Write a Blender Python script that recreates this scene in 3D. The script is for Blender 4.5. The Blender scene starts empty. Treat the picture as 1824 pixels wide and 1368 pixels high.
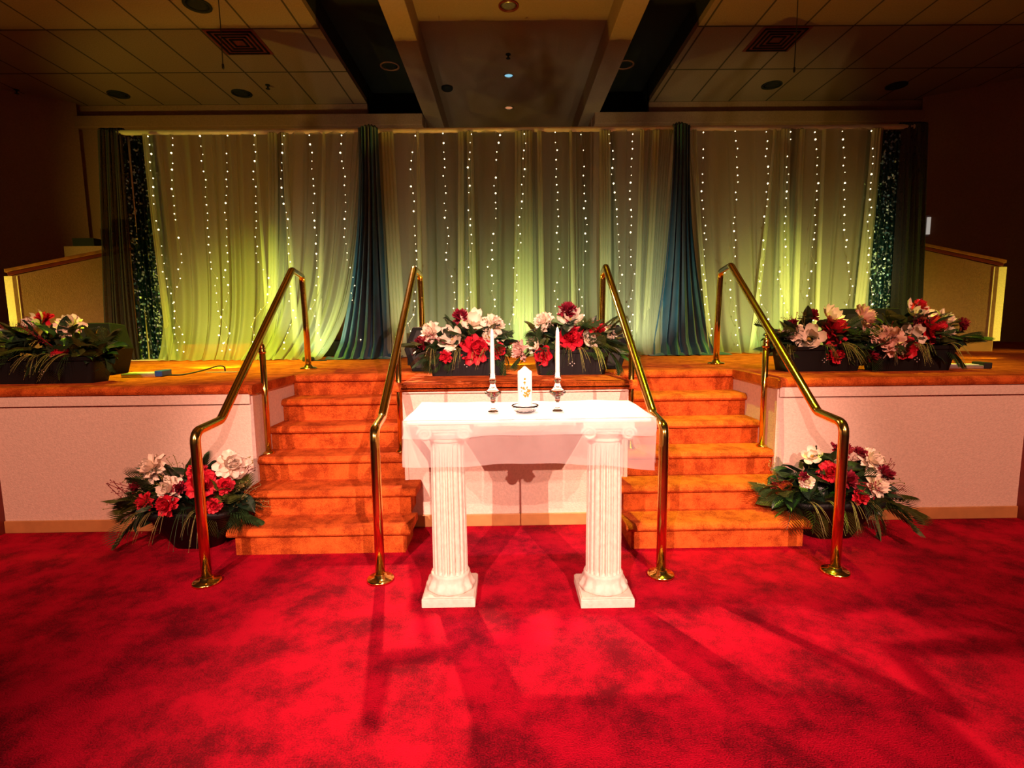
import bpy, math, random
from math import sin, cos, pi, radians as rad
from mathutils import Vector, Matrix
S = bpy.context.scene
COL = S.collection
# ------------------------------------------------------------------ camera
F_PX, EYE, PITCH, YAW, ROLL = 930.0, 1.393, .117, .0105, .0113
f = Vector((sin(YAW)*cos(PITCH), cos(YAW)*cos(PITCH), -sin(PITCH)))
x = Vector((cos(YAW), -sin(YAW), 0)); u = x.cross(f)
xr = x*cos(ROLL) - u*sin(ROLL); ur = u*cos(ROLL) + x*sin(ROLL)
cd = bpy.data.cameras.new('camera'); cam = bpy.data.objects.new('camera', cd); COL.objects.link(cam)
cd.sensor_width = 36; cd.lens = 36*F_PX/1824; cd.clip_start = .05
cam.matrix_world = Matrix(((xr.x, ur.x, -f.x, 0), (xr.y, ur.y, -f.y, 0), (xr.z, ur.z, -f.z, EYE), (0, 0, 0, 1)))
S.camera = cam
# ------------------------------------------------------------------ world, exposure
W = bpy.data.worlds.new('world'); S.world = W; W.use_nodes = True
W.node_tree.nodes['Background'].inputs[0].default_value = (.60, .25, .22, 1)
W.node_tree.nodes['Background'].inputs[1].default_value = .045
S.view_settings.view_transform = 'Standard'; S.view_settings.look = 'None'
S.view_settings.gamma = 1; S.view_settings.exposure = 0
# ------------------------------------------------------------------ large lights
def spot(name, loc, aim, energy, color, size=60, blend=.6, radius=.06):
    l = bpy.data.lights.new(name, 'SPOT'); l.energy = energy; l.color = color
    l.spot_size = rad(size); l.spot_blend = blend; l.shadow_soft_size = radius
    o = bpy.data.objects.new(name, l); COL.objects.link(o); o.location = loc
    o.rotation_euler = (Vector(aim)-Vector(loc)).to_track_quat('-Z', 'Y').to_euler()
    return o
def point(name, loc, energy, color, radius=.04):
    l = bpy.data.lights.new(name, 'POINT'); l.energy = energy; l.color = color; l.shadow_soft_size = radius
    o = bpy.data.objects.new(name, l); COL.objects.link(o); o.location = loc
    return o
FRONT = (1, .52, .40)
spot('front_spot', (-2.9, -5.6, 5.0), (-.15, 2.9, .5), 6400, FRONT, 27, 1, .035)
spot('front_spot', (3.1, -5.6, 5.0), (.35, 2.9, .5), 6400, FRONT, 27, 1, .035)
spot('wall_wash', (-1.4, -2.3, 4.9), (-2.8, 3.4, 1.1), 1900, (1, .42, .27), 36, .9, .03)
spot('wall_wash', (1.5, -2.3, 4.9), (2.95, 3.4, 1.1), 1900, (1, .42, .27), 36, .9, .03)
spot('stair_amber', (-1.15, 3.2, 4.8), (-1.18, 3.5, .5), 2200, (.72, 1, .06), 30, .9, .05)
spot('stair_amber', (1.30, 3.2, 4.8), (1.33, 3.5, .5), 2200, (.72, 1, .06), 30, .9, .05)
spot('deck_fill', (-2.9, 4.7, 4.8), (-2.9, 5.1, 1), 1500, (.78, 1, .03), 54, .9, .05)  # added overhead fill spots, no fixtures: they turn the deck gold
spot('deck_fill', (.06, 4.9, 4.8), (.06, 5.1, 1), 450, (.85, 1, .06), 46, .9, .05)
spot('deck_fill', (3.0, 4.7, 4.8), (3.0, 5.1, 1), 1000, (.78, 1, .03), 54, .9, .05)
spot('back_spot', (-1.35, 5.9, 3.3), (.55, 1.5, 0), 2700, (1, .5, .3), 44, 1, .05)
spot('table_fill', (.1, 2.75, 4.95), (.1, 2.69, .9), 420, (1, .98, .95), 21, .8, .05)  # added fill from above, no fixture: whitens the table top
def deck(loc, en, c):
    spot('deck_yellow', loc, (loc[0], loc[1]+1, loc[2]-.12), en, c, 112, .6, .03)
deck((-2.75, 4.75, 1.16), 95, (.95, .95, .03))
deck((-4.2, 4.75, 1.14), 14, (.95, .95, .05))
deck((3.75, 4.72, 1.16), 40, (.95, .95, .03))
deck((4.6, 4.8, 1.14), 8, (.95, .95, .05))
spot('side_yellow', (-6.35, 5.0, 1.15), (-5.6, 6.2, 1.75), 150, (1, .80, .08), 84, .5, .03)
spot('side_yellow', (6.5, 5.0, 1.15), (5.7, 6.2, 1.6), 100, (1, .85, .08), 70, .5, .03)
deck((.08, 4.75, 1.16), 34, (.95, .90, .08))
spot('ceiling_spill', (-.52, 4.88, 1.12), (-.52, 4.2, 5), 200, (1, .62, .05), 156, .4, .006)
# ------------------------------------------------------------------ materials
MAT = {}
def srgb(c): return tuple(((v/255)/12.92 if v/255 <= .04045 else ((v/255+.055)/1.055)**2.4) for v in c) + (1,)
def mat(name, col, rough=.6, metal=0, var=0, vscale=20, bump=0, bscale=150, spec=.5, trans=0, sheen=0, col2=None, coat=0):
    if name in MAT: return MAT[name]
    m = bpy.data.materials.new(name); m.use_nodes = True; MAT[name] = m
    nt = m.node_tree; b = nt.nodes['Principled BSDF']
    b.inputs['Base Color'].default_value = tuple(col[:3])+(1,)
    b.inputs['Roughness'].default_value = rough; b.inputs['Metallic'].default_value = metal
    b.inputs['Specular IOR Level'].default_value = spec
    b.inputs['Transmission Weight'].default_value = trans
    b.inputs['Sheen Weight'].default_value = sheen
    b.inputs['Coat Weight'].default_value = coat
    tc = nt.nodes.new('ShaderNodeTexCoord')
    if var:
        n = nt.nodes.new('ShaderNodeTexNoise'); n.inputs['Scale'].default_value = vscale; n.inputs['Detail'].default_value = 6
        nt.links.new(tc.outputs['Object'], n.inputs['Vector'])
        r = nt.nodes.new('ShaderNodeValToRGB'); r.color_ramp.elements[0].position = .35; r.color_ramp.elements[1].position = .65
        c2 = col2 or tuple(v*(1-var) for v in col[:3])
        r.color_ramp.elements[0].color = tuple(c2[:3])+(1,); r.color_ramp.elements[1].color = tuple(col[:3])+(1,)
        nt.links.new(n.outputs['Fac'], r.inputs['Fac']); nt.links.new(r.outputs['Color'], b.inputs['Base Color'])
    if bump:
        n = nt.nodes.new('ShaderNodeTexNoise'); n.inputs['Scale'].default_value = bscale; n.inputs['Detail'].default_value = 4
        nt.links.new(tc.outputs['Object'], n.inputs['Vector'])
        bp = nt.nodes.new('ShaderNodeBump'); bp.inputs['Strength'].default_value = bump; bp.inputs['Distance'].default_value = .01
        nt.links.new(n.outputs['Fac'], bp.inputs['Height']); nt.links.new(bp.outputs['Normal'], b.inputs['Normal'])
    return m
def sheer(name, col, alpha, translucency=.5, weave=0, vary=0):
    """woven see-through fabric: part open holes, part diffuse, part translucent yarn"""
    m = bpy.data.materials.new(name); m.use_nodes = True; MAT[name] = m
    nt = m.node_tree; nt.nodes.clear(); N = nt.nodes.new; L = nt.links.new
    out = N('ShaderNodeOutputMaterial'); mx = N('ShaderNodeMixShader'); tr = N('ShaderNodeBsdfTransparent')
    m2 = N('ShaderNodeMixShader'); d = N('ShaderNodeBsdfDiffuse'); t = N('ShaderNodeBsdfTranslucent')
    d.inputs[0].default_value = tuple(col)+(1,); t.inputs[0].default_value = tuple(col)+(1,)
    m2.inputs[0].default_value = translucency
    L(d.outputs[0], m2.inputs[1]); L(t.outputs[0], m2.inputs[2])
    mx.inputs[0].default_value = alpha
    if vary:
        tc = N('ShaderNodeTexCoord'); n = N('ShaderNodeTexNoise'); n.inputs['Scale'].default_value = vary; n.inputs['Detail'].default_value = 8
        L(tc.outputs['Object'], n.inputs['Vector'])
        r = N('ShaderNodeMapRange'); r.inputs['To Min'].default_value = alpha-.06; r.inputs['To Max'].default_value = alpha+.06
        L(n.outputs['Fac'], r.inputs['Value']); L(r.outputs[0], mx.inputs[0])
    L(tr.outputs[0], mx.inputs[1]); L(m2.outputs[0], mx.inputs[2]); L(mx.outputs[0], out.inputs[0])
    return m
def emit(name, col, st):
    m = bpy.data.materials.new(name); m.use_nodes = True; MAT[name] = m
    b = m.node_tree.nodes['Principled BSDF']; b.inputs['Base Color'].default_value = tuple(col)+(1,)
    b.inputs['Emission Color'].default_value = tuple(col)+(1,); b.inputs['Emission Strength'].default_value = st
    return m
def carpet_mat(name, hi, lo, vs=2.2):
    m = bpy.data.materials.new(name); m.use_nodes = True; MAT[name] = m
    nt = m.node_tree; b = nt.nodes['Principled BSDF']; N = nt.nodes.new; L = nt.links.new
    b.inputs['Roughness'].default_value = .95; b.inputs['Specular IOR Level'].default_value = .1
    tc = N('ShaderNodeTexCoord')
    a = N('ShaderNodeTexNoise'); a.inputs['Scale'].default_value = vs; a.inputs['Detail'].default_value = 9; a.inputs['Roughness'].default_value = .72
    g = N('ShaderNodeTexNoise'); g.inputs['Scale'].default_value = 170; g.inputs['Detail'].default_value = 3
    L(tc.outputs['Object'], a.inputs['Vector']); L(tc.outputs['Object'], g.inputs['Vector'])
    ad = N('ShaderNodeMath'); ad.operation = 'MULTIPLY_ADD'; ad.inputs[1].default_value = .45; ad.inputs[2].default_value = 0
    L(g.outputs['Fac'], ad.inputs[0])
    s = N('ShaderNodeMath'); s.operation = 'ADD'; L(a.outputs['Fac'], s.inputs[0]); L(ad.outputs[0], s.inputs[1])
    r = N('ShaderNodeValToRGB'); r.color_ramp.elements[0].position = .60; r.color_ramp.elements[1].position = .82
    r.color_ramp.elements[0].color = tuple(lo)+(1,); r.color_ramp.elements[1].color = tuple(hi)+(1,)
    L(s.outputs[0], r.inputs['Fac']); L(r.outputs['Color'], b.inputs['Base Color'])
    bp = N('ShaderNodeBump'); bp.inputs['Strength'].default_value = .6; bp.inputs['Distance'].default_value = .01
    L(g.outputs['Fac'], bp.inputs['Height']); L(bp.outputs['Normal'], b.inputs['Normal'])
    return m
def tile_mat():
    m = bpy.data.materials.new('ceiling_tile'); m.use_nodes = True
    nt = m.node_tree; b = nt.nodes['Principled BSDF']; N = nt.nodes.new; L = nt.links.new
    b.inputs['Roughness'].default_value = .9
    tc = N('ShaderNodeTexCoord'); sp = N('ShaderNodeSeparateXYZ'); L(tc.outputs['Object'], sp.inputs[0])
    def line(sock, step, off, w):
        a = N('ShaderNodeMath'); a.operation = 'ADD'; a.inputs[1].default_value = off; L(sock, a.inputs[0])
        p = N('ShaderNodeMath'); p.operation = 'PINGPONG'; p.inputs[1].default_value = step/2; L(a.outputs[0], p.inputs[0])
        c = N('ShaderNodeMath'); c.operation = 'LESS_THAN'; c.inputs[1].default_value = w; L(p.outputs[0], c.inputs[0]); return c
    la = line(sp.outputs[0], .62, 2.46+.62*10+.06*0, .012); lb = line(sp.outputs[1], 1.11, -6.89+1.11*10, .014)
    mx = N('ShaderNodeMath'); mx.operation = 'MAXIMUM'; L(la.outputs[0], mx.inputs[0]); L(lb.outputs[0], mx.inputs[1])
    n = N('ShaderNodeTexNoise'); n.inputs['Scale'].default_value = 60; L(tc.outputs['Object'], n.inputs['Vector'])
    r = N('ShaderNodeValToRGB'); r.color_ramp.elements[0].color = (.25, .155, .12, 1); r.color_ramp.elements[1].color = (.40, .25, .19, 1)
    L(n.outputs['Fac'], r.inputs['Fac'])
    c = N('ShaderNodeMix'); c.data_type = 'RGBA'; L(mx.outputs[0], c.inputs[0]); L(r.outputs['Color'], c.inputs[6]); c.inputs[7].default_value = (.06, .04, .03, 1)
    L(c.outputs[2], b.inputs['Base Color']); return m
def sequin_mat():
    m = bpy.data.materials.new('sequin_cloth'); m.use_nodes = True
    nt = m.node_tree; b = nt.nodes['Principled BSDF']; N = nt.nodes.new; L = nt.links.new
    tc = N('ShaderNodeTexCoord'); v = N('ShaderNodeTexVoronoi'); v.inputs['Scale'].default_value = 48
    L(tc.outputs['Object'], v.inputs['Vector'])
    sp = N('ShaderNodeSeparateColor'); L(v.outputs['Color'], sp.inputs[0])
    r = N('ShaderNodeValToRGB'); e = r.color_ramp.elements
    e[0].position = .0; e[0].color = (.004, .02, .028, 1); e[1].position = .86; e[1].color = (.006, .035, .045, 1)
    q = e.new(.87); q.color = (.15, .45, .8, 1); q = e.new(.945); q.color = (.55, .8, 1, 1)  # sequin sparkle put into the base colour as pale blue cells
    L(sp.outputs[0], r.inputs['Fac']); L(r.outputs['Color'], b.inputs['Base Color'])
    b.inputs['Metallic'].default_value = .35; b.inputs['Roughness'].default_value = .3
    # every sequin tilts its own way
    g = N('ShaderNodeNewGeometry'); s1 = N('ShaderNodeVectorMath'); s1.operation = 'SUBTRACT'; s1.inputs[1].default_value = (.5, .5, .5)
    L(v.outputs['Color'], s1.inputs[0]); s2 = N('ShaderNodeVectorMath'); s2.operation = 'SCALE'; s2.inputs['Scale'].default_value = .9
    L(s1.outputs[0], s2.inputs[0]); s3 = N('ShaderNodeVectorMath'); L(s2.outputs[0], s3.inputs[0]); L(g.outputs['Normal'], s3.inputs[1])
    s4 = N('ShaderNodeVectorMath'); s4.operation = 'NORMALIZE'; L(s3.outputs[0], s4.inputs[0]); L(s4.outputs[0], b.inputs['Normal'])
    return m
M_floor = carpet_mat('red_carpet', (.46, .001, .020), (.13, .001, .008), 3.6)
M_step = carpet_mat('rust_carpet', (.62, .125, .020), (.28, .042, .007), 7)
M_wall = mat('painted_plaster', (.80, .62, .52), .85, var=.12, vscale=60, bump=.35, bscale=110)
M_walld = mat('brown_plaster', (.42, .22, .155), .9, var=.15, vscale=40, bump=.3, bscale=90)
M_base = mat('tan_baseboard', (.55, .26, .09), .5, var=.15, vscale=12)
M_wood = mat('oak_wood', (.50, .20, .06), .4, var=.35, vscale=14)
M_dwood = mat('dark_red_wood', (.22, .02, .015), .5, var=.3, vscale=8)
M_tile = tile_mat()
M_plain = mat('ceiling_paint', (.38, .24, .18), .9, var=.1, vscale=50, bump=.2)
M_black = mat('black_paint', (.012, .013, .014), .85)
M_brass = mat('polished_brass', (.86, .60, .14), .16, 1, var=.25, vscale=5, bump=.06, bscale=30)
M_stone = mat('cast_plaster', (.70, .64, .55), .7, var=.15, vscale=35, bump=.2, bscale=60)
M_white = mat('white_board', (.85, .84, .82), .6, var=.05)
M_tulle = sheer('white_tulle', (.93, .88, .88), .30, .35, vary=9)
M_sage = sheer('sage_sheer', (.50, .56, .40), .44, .4, vary=160)
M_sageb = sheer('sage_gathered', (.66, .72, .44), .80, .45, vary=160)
M_grey = sheer('grey_sheer', (.05, .055, .075), .86, .25, vary=30)
M_teal = mat('teal_velvet', (.003, .065, .125), .5, sheen=.25, var=.3, vscale=8, bump=.15, bscale=60)
M_sequin = sequin_mat()
M_pipe = mat('pale_painted_pipe', (.92, .86, .66), .35, .0, var=.08, spec=.8)
M_wire = mat('fine_wire', (.45, .42, .28), .4, .6, var=.1)
M_bulb = emit('warm_bulb', (1, .84, .50), 4)
M_tub = mat('black_plastic', (.008, .009, .010), .5, var=.2, vscale=8, spec=.25)
M_dot = mat('pale_dot', (.75, .72, .72), .4, var=.1)
M_spk = mat('black_cabinet', (.007, .008, .009), .7, var=.2, vscale=20, bump=.2, spec=.2)
M_grille = mat('speaker_grille', (.010, .011, .012), .6, .1, var=.5, vscale=260)
M_red = mat('red_petal', (.72, .006, .03), .6, var=.45, vscale=30)
M_dark = mat('burgundy_petal', (.30, .004, .03), .6, var=.4, vscale=30)
M_cream = mat('cream_petal', (.93, .80, .66), .6, var=.12, vscale=30)
M_pink = mat('blush_petal', (.92, .60, .52), .6, var=.2, vscale=30)
M_mag = mat('ivory_petal', (.95, .86, .70), .5, var=.1, vscale=30)
M_yel = mat('yellow_stamen', (.65, .42, .06), .6, var=.3, vscale=60)
M_leaf = mat('dark_leaf', (.016, .045, .022), .4, var=.5, vscale=18, spec=.6)
M_leaf2 = mat('olive_leaf', (.09, .12, .02), .45, var=.5, vscale=18, spec=.5)
M_palm = mat('palm_green', (.035, .09, .025), .45, var=.5, vscale=25)
M_stem = mat('straw_stem', (.30, .28, .08), .6, var=.3, vscale=20)
M_wax = mat('white_wax', (.95, .93, .88), .35, var=.04, spec=.5)
M_gold = mat('gold_leaf', (.80, .50, .08), .35, .6, var=.3, vscale=90)
M_glass = mat('clear_glass', (.97, .98, .98), .03, trans=1, spec=.5)
M_glass.node_tree.nodes['Principled BSDF'].inputs['IOR'].default_value = 1.45
M_cable = mat('black_cable', (.01, .01, .01), .5, var=.1)
M_blue = mat('blue_plastic', (.02, .12, .55), .35, var=.2)
M_steel = mat('pale_steel', (.7, .7, .72), .3, .8, var=.1)
# ------------------------------------------------------------------ mesh helpers
class MB:
    def __init__(s): s.v = []; s.f = []
    def add(s, vs, fs):
        n = len(s.v); s.v += [tuple(p) for p in vs]; s.f += [tuple(i+n for i in q) for q in fs]; return s
    def box(s, x0, x1, y0, y1, z0, z1):
        return s.add([(x0,y0,z0),(x1,y0,z0),(x1,y1,z0),(x0,y1,z0),(x0,y0,z1),(x1,y0,z1),(x1,y1,z1),(x0,y1,z1)],
                     [(0,3,2,1),(4,5,6,7),(0,1,5,4),(1,2,6,5),(2,3,7,6),(3,0,4,7)])
    def prism(s, pts, x0, x1):          # closed (y,z) outline swept along x
        n = len(pts)
        return s.add([(x0,)+tuple(p) for p in pts]+[(x1,)+tuple(p) for p in pts],
                     [tuple(range(n))[::-1], tuple(range(n, 2*n))]+[(i,(i+1)%n,n+(i+1)%n,n+i) for i in range(n)])
    def loft(s, rings, cap=True, closed=True):
        n = len(rings[0]); vs = [p for r in rings for p in r]; fs = []
        for k in range(len(rings)-1):
            for i in range(n if closed else n-1):
                j = (i+1) % n; fs.append((k*n+i, k*n+j, (k+1)*n+j, (k+1)*n+i))
        if cap and closed: fs += [tuple(range(n))[::-1], tuple(range((len(rings)-1)*n, len(rings)*n))]
        return s.add(vs, fs)
    def lathe(s, prof, n=28, c=(0,0,0), fl=0, fa=0, cap=True):
        rings = []
        for r, z in prof:
            rings.append([(c[0]+r*cos(2*pi*i/n), c[1]+r*sin(2*pi*i/n), c[2]+z) for i in range(n)])
        return s.loft(rings, cap)
    def tube(s, pts, r, n=12, cap=True):
        pts = [Vector(p) for p in pts]; rings = []; up = None
        for i, p in enumerate(pts):
            a = pts[max(i-1, 0)]; b = pts[min(i+1, len(pts)-1)]; t = (b-a).normalized()
            if up is None: up = t.orthogonal().normalized()
            up = (up - t*up.dot(t)).normalized(); w = t.cross(up)
            rr = r[i] if isinstance(r, (list, tuple)) else r
            rings.append([tuple(p+(up*cos(2*pi*k/n)+w*sin(2*pi*k/n))*rr) for k in range(n)])
        return s.loft(rings, cap)
    def grid(s, nu, nv, fn):
        vs = [fn(i/(nu-1), j/(nv-1)) for j in range(nv) for i in range(nu)]
        return s.add(vs, [(j*nu+i, j*nu+i+1, (j+1)*nu+i+1, (j+1)*nu+i) for j in range(nv-1) for i in range(nu-1)])
    def mesh(s, name, m, smooth=False, auto=None):
        me = bpy.data.meshes.new(name); me.from_pydata(s.v, [], s.f); me.update()
        for q in (m if isinstance(m, (list, tuple)) else [m]): me.materials.append(q)
        if smooth: me.polygons.foreach_set('use_smooth', [True]*len(me.polygons))
        return me
    def build(s, name, m, parent=None, smooth=False, loc=None, bevel=0, seg=2):
        o = bpy.data.objects.new(name, s.mesh(name, m, smooth)); COL.objects.link(o)
        if parent: o.parent = parent
        if loc: o.location = loc
        if bevel:
            b = o.modifiers.new('bevel', 'BEVEL'); b.width = bevel; b.segments = seg; b.limit_method = 'ANGLE'
        return o
def tag(o, label=None, cat=None, group=None, kind=None):
    if label: o['label'] = label
    if cat: o['category'] = cat
    if group: o['group'] = group
    if kind: o['kind'] = kind
    return o
def empty(name, loc, label, cat, group=None):
    o = bpy.data.objects.new(name, None); COL.objects.link(o); o.location = loc; o.empty_display_size = .1
    return tag(o, label, cat, group)
def struct(o, label=None):
    o['kind'] = 'structure'
    if label: o['label'] = label; o['category'] = label.split()[-1]
    return o
def inst(name, me, parent, loc, rot=None, sc=1.0):
    o = bpy.data.objects.new(name, me); COL.objects.link(o); o.parent = parent; o.location = loc
    if rot is not None: o.rotation_mode = 'QUATERNION'; o.rotation_quaternion = rot
    o.scale = (sc, sc, sc); return o
R_ = random.Random(7)
# ------------------------------------------------------------------ setting
b = MB(); b.box(-9, 9, -7, 3.5, -.1, 0); struct(b.build('floor', M_floor))
XL, XR, BL, BR, WY, TOPY = -1.71, 1.84, -.70, .82, 3.48, 4.15
# stage deck (carpeted top with the two stair wells cut in its front edge)
def nose(y0, y1, z, th=.06, r=.02):     # rounded carpet edge outline in (y,z), front at y0
    return [(y1, z-th), (y0+r, z-th), (y0+.006, z-th+.006), (y0, z-th+r), (y0, z-r*1.6), (y0+.008, z-.012), (y0+r*1.6, z), (y1, z)]
d = MB()
for a, c, yf in ((-9, XL, WY-.035), (BL, BR, WY-.035), (XR, 9, WY-.035), (XL, BL, TOPY), (BR, XR, TOPY)):
    d.prism(nose(yf, 9.0, 1.0), a, c)
d.prism(nose(WY-.035, WY+.03, 1.0), BL-.048, BR+.055)
# the wings' carpet edge turns the corner down into the wells
for xa, sg in ((XL, 1), (XR, -1)):
    d.prism([(WY-.035, .94), (WY-.035, .985), (WY-.02, 1.0), (TOPY, 1.0), (TOPY, .94)], xa if sg > 0 else xa-.025, xa+.025 if sg > 0 else xa)
stage = empty('stage', (.06, WY, 0), 'raised stage with rust carpeted deck and pale painted front behind the table', 'stage')
stage['kind'] = 'structure'
def kid(o, p=None):
    p = p or stage; o.parent = p; o.matrix_parent_inverse = Matrix.Translation(p.location).inverted(); return o
kid(d.build('carpet_deck', M_step))
w = MB()
w.box(-3.44, XL, WY, WY+.1, 0, .94); w.box(XR, 3.55, WY, WY+.1, 0, .94); w.box(BL+.01, BR-.01, WY, WY+.1, 0, .94)
w.box(XL-.1, XL, WY+.1, TOPY+.05, 0, .94); w.box(XR, XR+.1, WY+.1, TOPY+.05, 0, .94)
kid(w.build('front_panel', M_wall))
t = MB()
for a, c in ((-3.44, XL), (XR, 3.55), (BL+.01, BR-.01)): t.box(a, c, WY-.018, WY, .875 if a < -3 or c > 3 else .93, .94)
kid(t.build('upper_band', M_wall))
t = MB()
for a, c in ((-3.44, XL+.004), (XR-.004, 3.55), (BL, BR)): t.box(a, c, WY-.014, WY, 0, .085)
kid(t.build('baseboard', M_base, bevel=.004))
t = MB()
for xx in (XL, XR, BL+.012, BR-.012): t.box(xx-.012, xx+.012, WY-.006, WY+.02, .0, .94)
kid(t.build('corner_bead', M_wall))
t = MB(); t.box(BL, BL+.012, WY+.01, 4.3, 0, .94); t.box(BR-.012, BR, WY+.01, 4.3, 0, .94)
kid(t.build('carpet_cheek', M_step))
t = MB(); t.box(-9, -3.44, WY-.07, WY+.1, 0, .94); t.box(3.55, 9, WY-.07, WY+.1, 0, .94)
kid(t.build('end_panel', M_dwood))
# stairs
def stairs(name, x0, x1, w0, w1, label):
    e = empty(name, ((x0+x1)/2, 3.05, 0), label, 'stairs', 'carpeted stage stairs')
    n = 5
    for k in range(1, 7):
        yf = 3.035+.223*(k-1); z = k/6
        a, c = (w0, w1) if k <= 2 else (x0, x1)
        inset = .04 if k <= 2 else 0
        r = MB(); r.box(a+inset, c-inset, yf+.035, yf+.30 if k < 6 else TOPY+.1, z-1/6+.0 if k > 1 else 0, z-.045)
        kid(r.build('riser', M_step), e)
        if k < 6:
            t = MB(); t.prism(nose(yf, yf+.275, z, .05, .018), a, c); kid(t.build('tread', M_step, bevel=.008 if k < 3 else 0), e)
    return e
stairs('staircase', XL+.002, BL-.002, -1.705, -.592, 'rust carpeted stage stairs left of the white table')
stairs('staircase', BR+.002, XR-.002, .715, 1.857, 'rust carpeted stage stairs right of the white table')
# low platform behind the drapes, rear walls, side walls
t = MB(); t.box(-4.38, -2.62, 6.38, 7.1, 1.0, 1.175); o = t.build('low_platform', M_step, bevel=.01); tag(o, 'low rust carpeted platform showing under the left drapes', 'platform')
t = MB(); t.box(-2.60, 4.25, 6.5, 7.1, 1.0, 1.19); o = t.build('low_platform', M_spk, bevel=.01); tag(o, 'long low dark platform seen through the sheer centre and right drapes', 'platform')
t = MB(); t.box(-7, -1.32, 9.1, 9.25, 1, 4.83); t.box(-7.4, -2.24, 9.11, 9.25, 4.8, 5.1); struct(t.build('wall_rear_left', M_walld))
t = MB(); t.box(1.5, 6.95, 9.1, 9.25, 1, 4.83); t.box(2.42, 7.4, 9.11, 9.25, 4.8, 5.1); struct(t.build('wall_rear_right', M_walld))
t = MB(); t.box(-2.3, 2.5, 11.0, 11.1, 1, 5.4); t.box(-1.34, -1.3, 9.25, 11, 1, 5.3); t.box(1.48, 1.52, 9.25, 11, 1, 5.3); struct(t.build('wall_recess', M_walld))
def oblique(name, xa, ya, xb, yb, z1):
    t = MB(); dx, dy = xb-xa, yb-ya; L = math.hypot(dx, dy); nx, ny = -dy/L*.12, dx/L*.12
    t.add([(xa,ya,1),(xb,yb,1),(xb+nx,yb+ny,1),(xa+nx,ya+ny,1),(xa,ya,z1),(xb,yb,z1),(xb+nx,yb+ny,z1),(xa+nx,ya+ny,z1)],
          [(0,3,2,1),(4,5,6,7),(0,1,5,4),(1,2,6,5),(2,3,7,6),(3,0,4,7)])
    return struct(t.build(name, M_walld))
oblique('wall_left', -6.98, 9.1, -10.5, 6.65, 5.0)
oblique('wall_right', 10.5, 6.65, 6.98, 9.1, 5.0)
# ceiling
t = MB(); t.box(-10.5, -2.24, 2.0, 9.25, 5.0, 5.08); t.box(2.42, 10.5, 2.0, 9.25, 5.0, 5.08); struct(t.build('ceiling', M_tile))
t = MB(); t.box(-2.28, 2.5, 2.0, 11, 5.35, 5.45); t.box(-2.28, -1.31, 9.6, 9.65, 4.7, 5.4); t.box(1.58, 2.46, 9.6, 9.65, 4.7, 5.4); t.box(-2.36, -2.24, 9.2, 9.7, 4.7, 5.4); t.box(2.42, 2.52, 9.2, 9.7, 4.7, 5.4)
t.box(-2.29, -2.24, 2, 9.25, 5.08, 5.4); t.box(2.42, 2.47, 2, 9.25, 5.08, 5.4); struct(t.build('ceiling_slot', M_black))
t = MB(); t.box(-1.04, 1.31, 2.0, 11, 5.10, 5.16); struct(t.build('ceiling_centre', M_plain))
for nm, a, c in (('trim_1', -1.31, -1.03), ('trim_2', 1.30, 1.58)):
    t = MB(); t.box(a, c, 2.0, 11, 4.79, 5.3); struct(t.build(nm, M_plain, bevel=.01))
t = MB()
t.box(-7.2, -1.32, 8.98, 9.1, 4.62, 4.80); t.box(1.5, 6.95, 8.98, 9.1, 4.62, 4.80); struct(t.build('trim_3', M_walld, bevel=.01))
# rear door glass on the right
t = MB(); t.box(6.96, 7.02, 8.92, 8.97, 2.74, 3.15)
e = empty('wall_window', (7.12, 8.9, 2.75), 'small pale lit window in a white frame right of the right drapes', 'window')
g = MB(); g.box(-.10, .10, -.02, .02, 0, .34); kid_ = g.build('window_frame', M_steel, e); 
g = MB(); g.box(-.075, .075, -.03, -.018, .03, .31); g.build('pane', emit('dusk_pane', (.85, .78, .68), .4), e)
e['kind'] = 'structure'
# parapets with sloping wooden cap
def parapet(name, xa, ya, za, xb, yb, zb, label):
    e = empty(name, (xa, ya, 1), label, 'parapet wall')
    L = math.hypot(xb-xa, yb-ya); dx, dy = (xb-xa)/L, (yb-ya)/L; px, py = -dy*.06, dx*.06
    def slab(z0a, z1a, z0b, z1b, k, mt, nm, ex=0, lift=0):
        ax, ay = xa-dx*ex, ya-dy*ex; q = MB(); s = []
        for (X, Y, z0) in ((ax, ay, z0a), (xb, yb, z0b)):
            s += [(X+px*k, Y+py*k, z0), (X-px*k, Y-py*k, z0)]
        for (X, Y, z1) in ((ax, ay, z1a), (xb, yb, z1b)):
            s += [(X+px*k, Y+py*k, z1), (X-px*k, Y-py*k, z1)]
        q.add(s, [(0,1,3,2),(4,6,7,5),(0,2,6,4),(1,5,7,3),(0,4,5,1),(2,3,7,6)])
        kid(q.build(nm, mt, bevel=.004), e)
    slab(1, za-.07, 1, zb-.07, 1.0, M_walld, 'wall_body')  # darker plaster puts the long side's shade into its colour
    q = MB(); q.box(xa-.075, xa+.075, ya-.03, ya+.07, 1.12, za-.07); kid(q.build('end_post', M_wall, bevel=.004), e)  # paler plaster carries the brighter light on the wall's end
    slab(za-.07, za-.035, zb-.07, zb-.035, 1.25, M_dwood, 'cap_moulding', .03)
    slab(za-.035, za, zb-.035, zb, 1.6, M_wood, 'wood_cap', .05)
    slab(1, 1.13, 1, 1.13, 1.08, M_base, 'wall_base', .006)
    return e
parapet('parapet', -5.50, 6.0, 2.04, -4.35, 6.75, 2.47, 'sloping parapet wall with wooden cap left of the drapes')
parapet('parapet', 5.62, 6.0, 2.03, 4.5, 6.75, 2.50, 'sloping parapet wall with wooden cap right of the drapes')
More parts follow.
